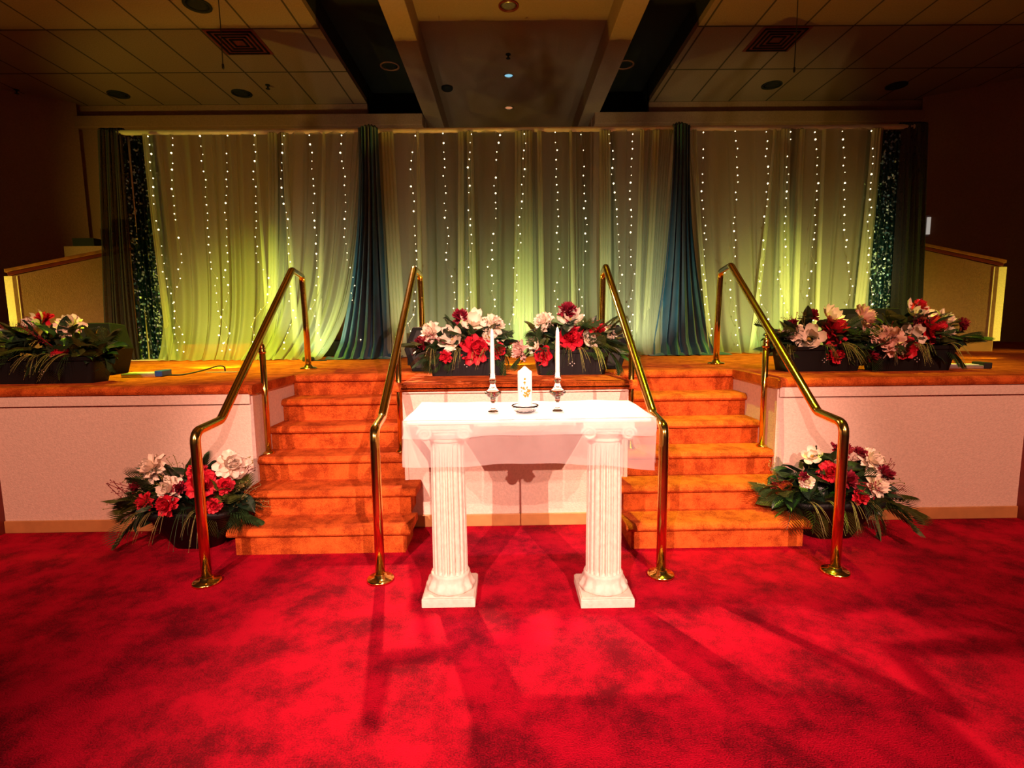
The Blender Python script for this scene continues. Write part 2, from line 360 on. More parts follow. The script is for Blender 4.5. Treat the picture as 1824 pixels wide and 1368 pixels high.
t = MB(); t.box(-.14, .14, -.1, .1, 0, .26); o = t.build('wooden_box', M_wood, loc=(4.55, 5.75, 1.0), bevel=.008); tag(o, 'small wooden box on the deck before the right parapet', 'box')
t = MB(); t.box(-.16, .16, -.1, .1, 0, .12); o = t.build('wall_ledge', M_black, loc=(-6.4, 8.3, 2.62)); tag(o, 'small black box on the ledge beyond the left parapet', 'box')
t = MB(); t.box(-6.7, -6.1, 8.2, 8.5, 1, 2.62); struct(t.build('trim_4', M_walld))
# ------------------------------------------------------------------ ceiling fittings
def downlight(xx, yy, z, r, lens, label, ring=M_steel):
    e = empty('ceiling_light', (xx, yy, z), label, 'ceiling light')
    q = MB(); q.lathe([(r, 0), (r, -.012), (r*.86, -.016), (r*.8, -.004), (r*.8, 0)], 28); q.build('trim_ring', ring, e, True)
    q = MB(); q.lathe([(r*.8, -.002), (r*.5, -.010), (.001, -.012)], 24); q.build('lens', lens, e, True)
downlight(.08, 6.62, 5.10, .12, M_steel, 'pale round ceiling fitting in the yellow centre ceiling', M_dwood)
downlight(.09, 8.36, 5.10, .075, emit('blue_lens', (.25, .6, .8), .9), 'round ceiling light glowing pale blue on the centre line')
downlight(.10, 9.55, 5.10, .08, emit('orange_lens', (.8, .3, .14), .6), 'round ceiling light glowing dull orange nearest the drapes')
M_rim = mat('dull_rim', (.4, .16, .12), .5, .3, var=.2)
downlight(-1.74, 8.6, 5.35, .15, M_black, 'dark ceiling light with thin rim in the left black slot', M_rim)
downlight(1.89, 8.6, 5.35, .15, M_black, 'dark ceiling light with thin rim in the right black slot', M_rim)
for xx, yy, la in ((-6.0, 8.69, 'dark round ceiling light far left above the left parapet'), (-4.08, 8.68, 'dark round ceiling light above the left drapes'),
                   (-3.44, 6.40, 'large dark ceiling light at the top edge left of the black slot'), (4.16, 8.51, 'faint dark ceiling light above the right drapes'),
                   (6.14, 8.56, 'dark ceiling light above the right end of the drapes'), (7.9, 8.6, 'dark ceiling light at the far right edge')):
    downlight(xx, yy, 5.0, .15, M_black, la, M_black)
for xx, la in ((-3.37, 'dark square air vent in the left tiled ceiling'), (3.55, 'dark square air vent in the right tiled ceiling')):
    e = empty('ceiling_vent', (xx, 7.2, 5.0), la, 'vent')
    q = MB(); q.box(-.31, .31, -.30, .30, -.006, 0); q.build('backing', M_dwood, e)
    q = MB()
    for k in range(4):
        s = .27-.06*k
        for (a, b_, c, d_) in ((-s, s, -s, -s+.02), (-s, s, s-.02, s), (-s, -s+.02, -s, s), (s-.02, s, -s, s)): q.box(a, b_, c, d_, -.016, -.006)
    q.build('louvre', M_spk, e)
for xx, yy, la in ((-3.55, 8.4, 'small dark sprinkler head in the left ceiling'), (-7.4, 8.5, 'small dark sprinkler head at the far left ceiling'), (.08, 7.74, 'small dark sprinkler head between the two centre lights')):
    q = MB(); z = 5.10 if xx > 0 else 5.0
    q.lathe([(.035, 0), (.035, -.01), (.012, -.014), (.012, -.05), (.03, -.055), (.03, -.06)], 14)
    tag(q.build('sprinkler_head', M_black, loc=(xx, yy, z)), la, 'sprinkler')
q = MB(); q.lathe([(.09, 0), (.09, -.03), (.07, -.05), (.03, -.055)], 20); tag(q.build('smoke_detector', M_black, loc=(-1.0+.12, 8.75, 5.10), smooth=True), 'round black detector beside the left ceiling beam', 'detector')
for xx, z0, la in ((-3.0, 4.16, 'thin black cable hanging from the left ceiling'), (3.17, 4.09, 'thin black cable hanging from the right ceiling')):
    e = empty('hanging_cable', (xx, 6.0, 5.0), la, 'cable')
    q = MB(); q.tube([(0, 0, 0), (.004, 0, -.4), (0, 0, z0-5+.02)], .005, 6); q.build('cord', M_cable, e)
    q = MB(); q.lathe([(.004, .03), (.012, .02), (.012, -.02), (.006, -.03)], 10); q.build('microphone_tip', M_cable, e, True, (0, 0, z0-5))
# ------------------------------------------------------------------ pipe and drapes
PY, PZ = 6.2, 3.53
e = empty('drape_frame', (.15, PY, 1), 'long horizontal metal pipe carrying all the drapes across the stage', 'drape frame')
q = MB(); q.tube([(-4.45, -.04, PZ-.985), (-2.5, -.04, PZ-.988), (0, -.04, PZ-.985), (4.5, -.04, PZ-.985)], .028, 14); q.build('crossbar', M_pipe, e, True)
for xx in (-4.4, -1.55, 1.85, 4.5):
    q = MB(); q.tube([(xx, .06, 0), (xx, .06, PZ-1)], .022, 12); q.build('upright', M_pipe, e, True)
    q = MB(); q.box(xx-.2, xx+.2, -.1, .25, 0, .012); q.build('base_plate', M_pipe, e)
def drape(name, xt0, xt1, xb0, xb1, mt, label, cat='drape', group=None, folds=8, amp=.05, bias=None, y=PY, flare=(0, 0), ztop=PZ-.004, n=None,
          zb=1.004, seed=0, thick=0, toe=.0):
    """cloth hung over the bar; bias(u)->x position 0..1, so folds bunch where bias is flat; flare = sideways sweep of the two hem corners"""
    rr = random.Random(seed); W0 = xt1-xt0
    n = n or int(max(60, folds*14)); rows = 26
    ph = [rr.uniform(0, 6.28) for _ in range(6)]; bias = bias or (lambda u: u)
    def fn(u, v):
        s = bias(u); zz = 1-v                       # v: 0 top 1 hem
        k = v**5
        x0 = xt0+(xb0-xt0)*v+flare[0]*k; x1 = xt1+(xb1-xt1)*v+flare[1]*k
        X = x0+(x1-x0)*s
        a = amp*(.35+.65*min(1, v*1.6+.15))
        th = 2*pi*folds*u
        Y = y + a*(sin(th+ph[0]+.5*sin(1.7*v+ph[1]))*.7 + .3*sin(th*2.3+ph[2]+v) + .25*sin(th*.37+ph[3]+1.2*v))
        X += .026*(.55+.45*v)*sin(th+ph[0]+1.9+.5*v)+.008*sin(th*2.3+ph[4])
        Y -= toe*v**7
        Z = ztop+(zb-ztop)*v
        if v > .97: Z = zb+.006*(1+sin(th*1.3+ph[5]))
        return (X, Y-.03, Z)
    q = MB(); q.grid(n, rows, fn)
    # top hem wrapped over the pipe
    def cap(u, v):
        p = fn(u, 0); an = v*pi
        return (p[0], PY-.0 + (p[1]-PY)*(1-v) + .028*(1-cos(an))*0.5*v, ztop-.015+.018+.03*sin(an)-.0*v)
    if mt is not M_sage: q.grid(n, 5, lambda u, v: cap(u, v))
    o = q.build(name, mt, smooth=True)
    tag(o, label, cat, group); return o
def bunch(edges, w=.16):
    """u->s map that spends much cloth in narrow bunches at the given 0..1 positions; edges: (pos, width, share)"""
    N = 240; dens = []
    for i in range(N):
        s = (i+.5)/N; dv = 1.0
        for p, wd, sh in edges: dv += sh*math.exp(-((s-p)/wd)**2)
        dens.append(dv)
    cum = [0]
    for v in dens: cum.append(cum[-1]+v)
    T = cum[-1]
    def fbias(u):
        tt = u*T; lo, hi = 0, N
        while hi-lo > 1:
            m = (lo+hi)//2
            if cum[m] <= tt: lo = m
            else: hi = m
        return min(1, (lo+(tt-cum[lo])/max(1e-9, cum[lo+1]-cum[lo]))/N)
    return fbias
G = 'sage sheer drapes'
drape('sheer_drape', -3.99, -2.45, -3.93, -2.58, M_sage, 'sage sheer drape at the far left beside the left sequin curtain', group=G, folds=13, bias=bunch([(1, .05, 14), (0, .02, 4), (.55, .1, 1)]), flare=(.0, -.05), seed=1, toe=.22)
drape('sheer_drape', -2.62, -1.50, -2.72, -1.85, M_sage, 'sage sheer drape with sweeping folds just left of the left teal swag', group=G, folds=12, bias=bunch([(0, .06, 10), (.95, .1, 4)]), flare=(-.25, -.25), seed=2, toe=.25, y=PY-.03)
drape('sheer_drape', -1.40, -.33, -1.40, -.36, M_sage, 'sage sheer drape right of the left teal swag with two bright edges', group=G, folds=12, bias=bunch([(0.05, .07, 11), (.97, .05, 12)]), seed=3, toe=.1)
drape('sheer_drape', -.45, .33, -.52, .36, M_sage, 'sage sheer drape behind the left centre planter ending mid stage', group=G, folds=10, bias=bunch([(0, .06, 8), (.93, .10, 12)]), seed=4, toe=.1, y=PY-.03)
drape('sheer_drape', .15, 1.28, .12, 1.32, M_sage, 'sage sheer drape behind the right centre planter', group=G, folds=14, bias=bunch([(0.06, .06, 11), (.96, .06, 11), (.6, .1, 3)]), seed=5, toe=.1, y=PY)
drape('sheer_drape', 1.10, 2.02, 1.18, 1.80, M_sage, 'sage sheer drape just left of the right teal swag', group=G, folds=13, bias=bunch([(0, .05, 9), (.75, .16, 5)]), flare=(.0, .0), seed=6, toe=.15, y=PY-.03)
drape('sheer_drape', 2.05, 3.32, 2.36, 3.36, M_sage, 'sage sheer drape just right of the right teal swag', group=G, folds=11, bias=bunch([(0.02, .03, 5), (.94, .07, 11)]), seed=7, toe=.12)
drape('sheer_drape', 3.14, 4.28, 3.12, 4.20, M_sage, 'sage sheer drape at the far right beside the right sequin curtain', group=G, folds=13, bias=bunch([(0.1, .10, 8), (.97, .05, 12)]), seed=8, toe=.1, y=PY-.03)
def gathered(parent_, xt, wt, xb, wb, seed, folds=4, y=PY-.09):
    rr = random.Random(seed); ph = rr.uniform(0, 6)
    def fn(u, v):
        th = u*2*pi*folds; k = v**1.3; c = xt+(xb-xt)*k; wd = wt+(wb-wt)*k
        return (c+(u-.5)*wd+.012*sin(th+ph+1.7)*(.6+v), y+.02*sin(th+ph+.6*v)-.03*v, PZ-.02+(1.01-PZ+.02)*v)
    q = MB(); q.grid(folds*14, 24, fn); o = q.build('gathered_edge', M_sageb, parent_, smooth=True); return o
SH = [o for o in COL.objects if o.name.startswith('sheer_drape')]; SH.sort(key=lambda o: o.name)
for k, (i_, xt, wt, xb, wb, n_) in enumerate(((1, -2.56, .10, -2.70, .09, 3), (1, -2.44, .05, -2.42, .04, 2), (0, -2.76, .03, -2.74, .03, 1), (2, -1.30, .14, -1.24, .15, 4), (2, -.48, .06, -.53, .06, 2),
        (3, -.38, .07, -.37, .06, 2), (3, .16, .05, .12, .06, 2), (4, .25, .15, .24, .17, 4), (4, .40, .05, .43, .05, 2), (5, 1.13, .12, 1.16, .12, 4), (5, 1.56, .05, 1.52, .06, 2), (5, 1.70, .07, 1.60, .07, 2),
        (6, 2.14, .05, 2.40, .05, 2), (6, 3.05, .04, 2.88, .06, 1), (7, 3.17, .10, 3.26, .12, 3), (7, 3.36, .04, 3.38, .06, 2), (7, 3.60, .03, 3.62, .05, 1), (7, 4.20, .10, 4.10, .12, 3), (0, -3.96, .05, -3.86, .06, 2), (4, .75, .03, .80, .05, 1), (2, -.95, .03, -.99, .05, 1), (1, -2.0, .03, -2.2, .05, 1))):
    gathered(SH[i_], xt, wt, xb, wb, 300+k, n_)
drape('sequin_curtain', -4.31, -3.95, -4.36, -3.88, M_sequin, 'dark teal sequin curtain at the left end of the drapes', 'curtain', 'sequin curtains', folds=7, amp=.04, seed=9, y=PY+.08)
drape('sequin_curtain', 4.20, 4.62, 4.15, 4.66, M_sequin, 'dark teal sequin curtain at the right end of the drapes', 'curtain', 'sequin curtains', folds=8, amp=.04, seed=10, y=PY+.08)
drape('end_drape', -4.50, -4.25, -4.68, -4.32, M_grey, 'grey gauzy drape closing the left end of the backdrop', 'drape', 'grey end drapes', folds=8, amp=.045, seed=11, y=PY-.02, flare=(0, .05), ztop=PZ+.04)
drape('end_drape', 4.52, 4.80, 4.56, 4.90, M_grey, 'grey gauzy drape closing the right end of the backdrop', 'drape', 'grey end drapes', folds=7, amp=.045, seed=12, y=PY-.02, ztop=PZ+.04)
def swag(xc0, xc1, w0, xb0, xb1, label, seed):
    e = empty('teal_swag', ((xc0+xc1)/2, PY-.12, 1), label, 'drape', 'teal velvet swags')
    rr = random.Random(seed); ph = rr.uniform(0, 6)
    def fn(u, v):
        k = v**2.2; x0 = xc0+(xb0-xc0)*k; x1 = xc1+(xb1-xc1)*k; th = u*2*pi*6
        a = .03+.035*v
        X = x0+(x1-x0)*u+.008*sin(th*1.7+ph)
        Y = PY-.10-.13*sin(pi*u)*(.45+.55*v) + a*sin(th+ph+.5*v)+.3*a*sin(2.1*th+ph)
        Z = PZ+.02+(1.012-PZ-.02)*v
        if v > .94: Y -= (v-.94)*1.8; Z = max(1.012, Z)+.02*abs(sin(th*.9+ph))*(1-abs(v-.97)/.03 if abs(v-.97) < .03 else 0)
        return (X, Y, Z)
    q = MB(); q.grid(110, 40, fn); kid(q.build('velvet_fall', M_teal, smooth=True), e)
    m = (xc0+xc1)/2; hw = (xc1-xc0)/2+.01; q = MB()
    def top(u, v):
        an = pi*v; th = u*2*pi*5
        return (m+(u-.5)*2*hw*(1-.25*sin(an)), PY-.10+.2*v, PZ+.01+.085*sin(an)*(1-.35*(2*u-1)**2)+.008*sin(th))
    q.grid(40, 12, top); kid(q.build('velvet_knot', M_teal, smooth=True), e)
    q = MB()
    def puddle(u, v):
        th = u*2*pi
        return (xb0-.06+(xb1-xb0+.2)*u, PY-.33+.20*v+.02*sin(th*3+ph), 1.006+.028*sin(pi*v)*(.6+.4*sin(th*4+ph)))
    q.grid(60, 8, puddle); kid(q.build('velvet_puddle', M_teal, smooth=True), e)
swag(-1.61, -1.40, 0, -1.98, -1.33, 'dark teal velvet swag hanging to the floor left of centre', 3)
swag(1.90, 2.09, 0, 1.68, 2.42, 'dark teal velvet swag hanging to the floor right of centre', 5)
# ------------------------------------------------------------------ light strands
bulb_me = MB().lathe([(.001, -.010), (.007, -.007), (.010, 0), (.007, .007), (.001, .010)], 8).mesh('bulb', M_bulb, True)
tops = [-3.91, -3.65, -3.32, -3.04, -2.74, -2.43, -2.12, -1.8, -.99, -.67, -.37, -.06, .23, .56, .85, 1.18, 1.42, 2.22, 2.58, 2.9, 3.17, 3.46, 3.77, 4.09]
bots = [-3.78, -3.61, -3.27, -3.18, -2.81, -2.51, -2.12, -1.75, -1.08, -.63, -.47, -.22, .09, .65, .94, 1.3, 1.42, 2.32, 2.65, 3.02, 3.21, 3.54, 3.98, 4.21]
wh = ['along the right edge of the left sequin curtain', 'second strand from the left sequin curtain', 'third strand from the left sequin curtain', 'fourth strand from the left sequin curtain',
      'near the first bright bunched edge on the left', 'third strand left of the left teal swag', 'second strand left of the left teal swag', 'nearest strand left of the left teal swag',
      'nearest strand right of the left teal swag', 'second strand right of the left teal swag', 'third strand right of the left teal swag', 'fourth strand right of the left teal swag',
      'over the bright bunch at mid stage', 'fourth strand left of the right teal swag', 'third strand left of the right teal swag', 'second strand left of the right teal swag', 'nearest strand left of the right teal swag',
      'nearest strand right of the right teal swag', 'second strand right of the right teal swag', 'third strand right of the right teal swag', 'fourth strand right of the right teal swag',
      'third strand from the right sequin curtain', 'second strand from the right sequin curtain', 'along the left edge of the right sequin curtain']
for i, (a, c) in enumerate(zip(tops, bots)):
    rr = random.Random(100+i)
    e = empty('light_strand', (a, PY-.13, 1), 'vertical strand of warm fairy lights, '+wh[i], 'string lights', 'fairy light strands on the sheer drapes')
    zt = 3.46; pts = []; n = 27; tail = rr.uniform(.02, .1); wob = 0; sw = rr.uniform(-1, 1)
    for k in range(n):
        v = k/(n-1); z = zt-(zt-1.12)*v; wob = wob*.8+rr.uniform(-.02, .02)*(1+1.5*(v > .6))
        xx = (c-a)*v+wob+(.06*sin((v-.55)*14)*sw if v > .62 and i % 2 == 0 else 0)
        pts.append((xx, rr.uniform(-.006, .006)-.06*v**4-.02, z-1))
    q = MB(); q.tube(pts, .0014, 4); q.build('wire', M_wire, e)
    for k, p in enumerate(pts):
        if rr.random() < .06: continue
        inst('bulb', bulb_me, e, (p[0]+rr.uniform(-.006, .006), p[1]-.008, p[2]+rr.uniform(-.015, .015)), None, rr.choice((.45, .6, .7, .7, .95)))
# ------------------------------------------------------------------ handrails
def arc(p0, p1, p2, r, n=7):            # fillet at p1
    p0, p1, p2 = map(Vector, (p0, p1, p2)); a = (p0-p1).normalized(); c = (p2-p1).normalized()
    s = p1+a*r; t = p1+c*r
    return [tuple((s*(1-k)**2+p1*2*k*(1-k)+t*k*k)) for k in [i/(n-1) for i in range(n)]]
def rail(xb, xk, xt, xe, xm, ym, zm, zmt, label):
    e = empty('handrail', (xb, 2.73, 0), label, 'handrail', 'brass stage handrails')
    P = [(xb, 2.73, .01), (xb-.006*(1 if xb > 0 else -1)*0, 2.73, .835), (xk, 3.03, .845), (xt, 4.22, 1.825), (xe, 4.66, 1.82), (xe, 4.69, 1.0)]
    path = [P[0], (xb, 2.73, .4)]+arc(P[0], P[1], P[2], .06)+arc(P[1], P[2], P[3], .03, 5)+arc(P[2], P[3], P[4], .03, 5)+arc(P[3], P[4], P[5], .06)+[(xe, 4.69, 1.4), P[5]]
    q = MB(); q.tube(path, .026, 18); kid(q.build('rail_tube', M_brass, smooth=True), e)
    fl = [(.074, 0), (.074, .010), (.066, .016), (.036, .020), (.032, .034), (.027, .036)]
    q = MB(); q.lathe(fl, 30, (xb, 2.73, 0)); kid(q.build('floor_flange', M_brass, smooth=True), e)
    q = MB(); q.lathe(fl, 30, (xe, 4.69, 1.0)); kid(q.build('deck_flange', M_brass, smooth=True), e)
    q = MB(); q.tube([(xm, ym, zm), (xm, ym, zmt)], .020, 14); kid(q.build('middle_post', M_brass, smooth=True), e)
    q = MB(); q.lathe([(.001, .045), (.014, .04), (.02, .028), (.022, .012), (.02, 0), (.024, -.006), (.024, -.02), (.02, -.024)], 16, (xm, ym, zmt))
    kid(q.build('ball_finial', M_brass, smooth=True), e)
    q = MB(); q.tube([(xm, ym, zmt+.03), (xm, ym+.01, zmt+.07)], .008, 8); kid(q.build('bracket', M_brass, smooth=True), e)
    q = MB(); q.lathe([(.038, 0), (.038, .008), (.024, .02), (.021, .02)], 22, (xm, ym, zm)); kid(q.build('step_flange', M_brass, smooth=True), e)
rail(-1.652, -1.675, -1.685, -1.775, -1.672, 3.60, .5, 1.225, 'brass handrail on the outer side of the left stairs')
rail(-.705, -.735, -.72, -.745, -.745, 3.60, .5, 1.225, 'brass handrail between the left stairs and the table')
rail(.838, .865, .80, .86, .868, 3.60, .5, 1.225, 'brass handrail between the table and the right stairs')
rail(1.806, 1.842, 1.80, 1.897, 1.800, 3.60, .5, 1.225, 'brass handrail on the outer side of the right stairs')
# ------------------------------------------------------------------ table: pedestals, board, cloth
def pedestal(xc, yc, label):
    e = empty('pedestal_column', (xc, yc, 0), label, 'pedestal', 'fluted pedestals under the table')
    q = MB(); q.box(-.132, .132, -.132, .132, 0, .045); q.box(-.126, .126, -.126, .126, .045, .052); q.build('plinth', M_stone, e, bevel=.004)
    q = MB(); 
    for k in range(7): # carved zigzag on the plinth's front
        a = -.12+.034*k; q.add([(a, -.1335, .012), (a+.017, -.1345, .034), (a+.034, -.1335, .012), (a+.017, -.1338, .022)], [(0, 3, 1), (3, 2, 1)])
    q.build('carved_band', M_stone, e)
    q = MB(); n = 48; prof = [(.118, .052), (.122, .062), (.118, .075), (.110, .082), (.104, .10), (.098, .118), (.1, .126), (.096, .134), (.09, .137)]
    rings = []
    for j, (r, z) in enumerate(prof):
        rings.append([((r+(.005 if i % 4 < 2 else -.004)*(1 if 1 <= j <= 4 else 0))*cos(2*pi*i/n), (r+(.005 if i % 4 < 2 else -.004)*(1 if 1 <= j <= 4 else 0))*sin(2*pi*i/n), z) for i in range(n)])
    q.loft(rings); q.build('leaf_base', M_stone, e, True)
    q = MB(); NF = 20; n = NF*8; rings = []
    for z, r in ((.135, .090), (.15, .0895), (.3, .0885), (.5, .087), (.7, .085), (.82, .084)):
        ring = []
        for i in range(n):
            t = (i % 8)/8; dd = -.016*max(0, sin(pi*(t-.12)/.76)) if .12 < t < .88 else 0
            if z < .14 or z > .81: dd = 0
            ring.append(((r+dd)*cos(2*pi*i/n), (r+dd)*sin(2*pi*i/n), z))
        rings.append(ring)
    q.loft(rings); q.build('fluted_shaft', M_stone, e)
    c = MB(); c.lathe([(.085, .815), (.092, .82), (.092, .828), (.086, .833), (.10, .85), (.108, .862), (.1, .872)], 36); c.box(-.115, .115, -.105, .105, .872, .888)
    c.box(-.122, .122, -.115, .115, .888, .918)
    cp = c.build('capital', M_stone, e, bevel=.003)
    for sx in (-1, 1):
        v = MB(); prof = []
        for k in range(26):
            an = k*.45; rr = .036-.0011*k; prof.append((sx*(.094)+rr*cos(an)*sx, -.112, .868-rr*sin(an)*-1*.9))
        v.tube(prof, [.008]*20+[.007, .006, .005, .004, .003, .002], 8)
        v.tube([(sx*.094, -.112, .868), (sx*.094, 0, .868), (sx*.094, .112, .868)], [.034, .026, .034], 18)
        v.build('volute', M_stone, e, True)
    return e
pedestal(-.300, 2.563, 'white fluted pedestal column under the left end of the table')
pedestal(.482, 2.535, 'white fluted pedestal column under the right end of the table')
q = MB(); q.box(-.475, .685, 2.43, 2.95, .918, .937); tag(q.build('tabletop', M_white, bevel=.004), 'white board laid across the two fluted pedestals', 'table top')
# cloth: top sheet plus hanging front, ends and back
def cloth_top(u, v):
    X = -.487+1.187*u; Y = 2.418+.545*v
    if v > .5: X += (u-.5)*-.0; 
    return (X, Y, .9405+.003*max(0, sin(9*u+7*v))+.004*max(0, sin(23*u-5*v))*v)
e = empty('tablecloth', (.1, 2.69, .94), 'sheer white tulle cloth draped over the table board', 'tablecloth')
q = MB(); q.grid(70, 24, cloth_top); kid(q.build('cloth_top', sheer('white_tulle_layers', (.95, .93, .93), .9, .2), smooth=True), e)
def hang(nm, x0, x1, yfun, low, seed, mt=M_tulle):
    rr = random.Random(seed); p1, p2 = rr.uniform(0, 6), rr.uniform(0, 6)
    def fn(u, v):
        X = x0+(x1-x0)*u; L = low(u)
        return (X+.006*sin(5*v+p1)*v, yfun(u)-.004-.018*v*(1+sin(10*u+p1))*.5-.008*v*sin(27*u+p2+2*v), .9405-(L)*v)
    q = MB(); q.grid(80, 14, fn); return kid(q.build(nm, mt, smooth=True), e)
hang('front_fall', -.489, .702, lambda u: 2.416, lambda u: .215+.035*max(0, u-.78)/.22+.006*sin(9*u), 1)
hang('front_overlay', -.485, .700, lambda u: 2.410, lambda u: .075+.006*sin(6*u+1)+.004*sin(14*u), 2)
hang('back_fall', -.489, .702, lambda u: 2.972, lambda u: .20+.03*sin(5*u+2), 3)
def side(nm, xx, sg, seed):
    rr = random.Random(seed); p = rr.uniform(0, 6)
    def fn(u, v): return (xx+sg*(.004+.014*v*(1+sin(9*u+p))), 2.418+.55*u, .9405-(.22+.03*u)*v)
    q = MB(); q.grid(30, 12, fn); kid(q.build(nm, M_tulle, smooth=True), e)
side('end_fall', -.489, -1, 5); side('end_fall', .702, 1, 6)
# ------------------------------------------------------------------ candles
TZ = .9465
def holder(xx, yy, label):
    prof = [(.026, 0), (.026, .004), (.022, .008), (.013, .016), (.010, .024), (.014, .032), (.010, .040), (.009, .050), (.014, .056), (.011, .062),
            (.016, .070), (.030, .082), (.041, .092), (.043, .098), (.040, .104), (.026, .112), (.018, .124), (.013, .140), (.012, .146), (.017, .156), (.019, .164), (.015, .172),
            (.018, .186), (.020, .194), (.0125, .194), (.0125, .172), (.001, .171)]
    q = MB(); q.lathe(prof, 32); tag(q.build('candle_holder', M_glass, loc=(xx, yy, TZ), smooth=True), label, 'candle holder', 'glass candlesticks')
def taper(xx, yy, h, label):
    e = empty('taper_candle', (xx, yy, TZ+.173), label, 'candle', 'white taper candles')
    q = MB(); q.lathe([(.0105, 0), (.0110, .02), (.0105, h*.6), (.0085, h-.02), (.004, h-.004), (.001, h)], 18); q.build('wax_body', M_wax, e, True)
    q = MB(); q.tube([(0, 0, h-.004), (.001, 0, h+.012)], .001, 6); q.build('wick', M_stem, e)
holder(-.069, 2.60, 'clear glass candlestick left of the pillar candle'); holder(.256, 2.60, 'clear glass candlestick right of the pillar candle')
taper(-.069, 2.60, .245, 'slim white taper candle in the left glass candlestick'); taper(.256, 2.60, .250, 'slim white taper candle in the right glass candlestick')
q = MB(); n = 40; rings = []
for r, z in ((.045, 0), (.050, .003), (.060, .012), (.0655, .026), (.067, .034), (.064, .035), (.061, .026), (.055, .013), (.045, .006), (.001, .005)):
    rings.append([((r+(.002*cos(14*2*pi*i/n) if r > .04 else 0))*cos(2*pi*i/n), (r+(.002*cos(14*2*pi*i/n) if r > .04 else 0))*sin(2*pi*i/n), z) for i in range(n)])
q.loft(rings); tag(q.build('glass_dish', M_glass, loc=(.092, 2.60, TZ), smooth=True), 'clear scalloped glass dish under the pillar candle', 'dish')
e = empty('pillar_candle', (.092, 2.60, TZ+.006), 'thick white pillar candle with gold flowers in a glass dish', 'candle')
q = MB(); q.lathe([(.035, 0), (.036, .004), (.036, .195), (.033, .2), (.026, .203), (.016, .212), (.007, .221), (.001, .223)], 32); q.build('wax_body', M_wax, e, True)
q = MB(); q.tube([(0, 0, .22), (.001, 0, .232)], .001, 6); q.build('wick', M_stem, e)
q = MB(); rr = random.Random(4)
for k in range(34):
    an = -pi/2+rr.gauss(.15, .33); z = .075+abs(rr.gauss(0, .035)); s = rr.uniform(.003, .007)
    cx, cy = .0364*cos(an), .0364*sin(an); tx, ty = -sin(an), cos(an)
    q.add([(cx+tx*s*cos(a), cy+ty*s*cos(a), z+s*sin(a)) for a in [m*pi/3 for m in range(6)]], [(0, 1, 2, 3, 4, 5)])
q.build('gold_flowers', M_gold, e)
# ------------------------------------------------------------------ flowers and foliage meshes
def petal(mb, az, tilt, L, Wd, cup, base=.0, z=0.0, nu=5, nv=5, ruf=.0, rr=R_):
    ca, sa = cos(az), sin(az); p = rr.uniform(0, 6)
    def fn(u, v):
        wv = Wd*(sin(pi*min(1, v*.62+.12))**.7)*(1 if v < .85 else 1-.35*(v-.85)/.15)
        a = (u-.5)*2; t = tilt-cup*(v**1.3)
        r = base+L*v*cos(t)+0*a; h = z+L*v*sin(t)+(.22*Wd*a*a)+ruf*sin(9*u+p)*v
        s = a*wv*.5
        return (r*ca-s*sa, r*sa+s*ca, h)
    mb.grid(nu, nv, fn)
def flower_mesh(kind, seed):
    rr = random.Random(seed); q = MB()
    if kind == 'peony':
        for ring, (n, tilt, L, wd, cup) in enumerate(((9, .05, 1.0, .62, .2), (9, .45, .95, .58, .1), (8, .80, .88, .52, -.25), (8, 1.08, .80, .46, -.45), (6, 1.3, .70, .4, -.6), (5, 1.45, .62, .34, -.7))):
            for k in range(n): petal(q, 2*pi*k/n+ring*.4+rr.uniform(-.2, .2), tilt+rr.uniform(-.12, .12), L*rr.uniform(.85, 1.1), wd*rr.uniform(.85, 1.15), cup, .03, rr.uniform(0, .06), ruf=.07, rr=rr)
    elif kind == 'rose':
        for ring, (n, tilt, L, wd, cup) in enumerate(((6, .25, 1.0, .85, .1), (5, .75, .9, .8, -.2), (5, 1.1, .8, .66, -.4), (4, 1.3, .72, .5, -.6), (3, 1.45, .66, .36, -.6))):
            for k in range(n): petal(q, 2*pi*k/n+ring*.5, tilt+rr.uniform(-.05, .05), L, wd, cup, .04, 0, ruf=.02, rr=rr)
    elif kind == 'carnation':
        for k in range(58):
            t = rr.uniform(.0, 1.45); petal(q, rr.uniform(0, 6.28), t, rr.uniform(.72, 1.0), rr.uniform(.28, .46), rr.uniform(-.4, .3), .02, rr.uniform(0, .1), nu=4, nv=4, ruf=.09, rr=rr)
    elif kind == 'magnolia':
        for ring, (n, tilt, L, wd, cup) in enumerate(((5, .18, 1.0, .72, -.35), (4, .62, .82, .62, -.45))):
            for k in range(n): petal(q, 2*pi*k/n+ring*.6+rr.uniform(-.12, .12), tilt+rr.uniform(-.12, .12), L*rr.uniform(.9, 1.05), wd, cup, .04, 0, nu=6, nv=7, ruf=.02, rr=rr)
    return q
def centre_mesh():
    q = MB(); q.lathe([(.10, 0), (.13, .08), (.10, .18), (.04, .24), (.001, .26)], 10)
    for k in range(14):
        a = k*.9; q.tube([(.1*cos(a), .1*sin(a), .02), (.2*cos(a), .2*sin(a), .14)], .014, 4)
    return q.mesh('stamen', M_yel, True)
FM = {}
for kind, mt, nm, geo in (('cream', M_cream, 'peony', 'peony'), ('pink', M_pink, 'peony', 'carnation'), ('red', M_red, 'peony', 'peony'), ('dark', M_dark, 'carnation', 'carnation'), ('rose', M_red, 'rose', 'rose'), ('magnolia', M_mag, 'magnolia', 'magnolia')):
    FM[kind] = (nm, [flower_mesh(geo, 10*j+hash_).mesh(nm+'_'+kind, mt, True) for j, hash_ in ((1, len(kind)), (2, len(kind)), (3, len(kind)))])
STA = centre_mesh()
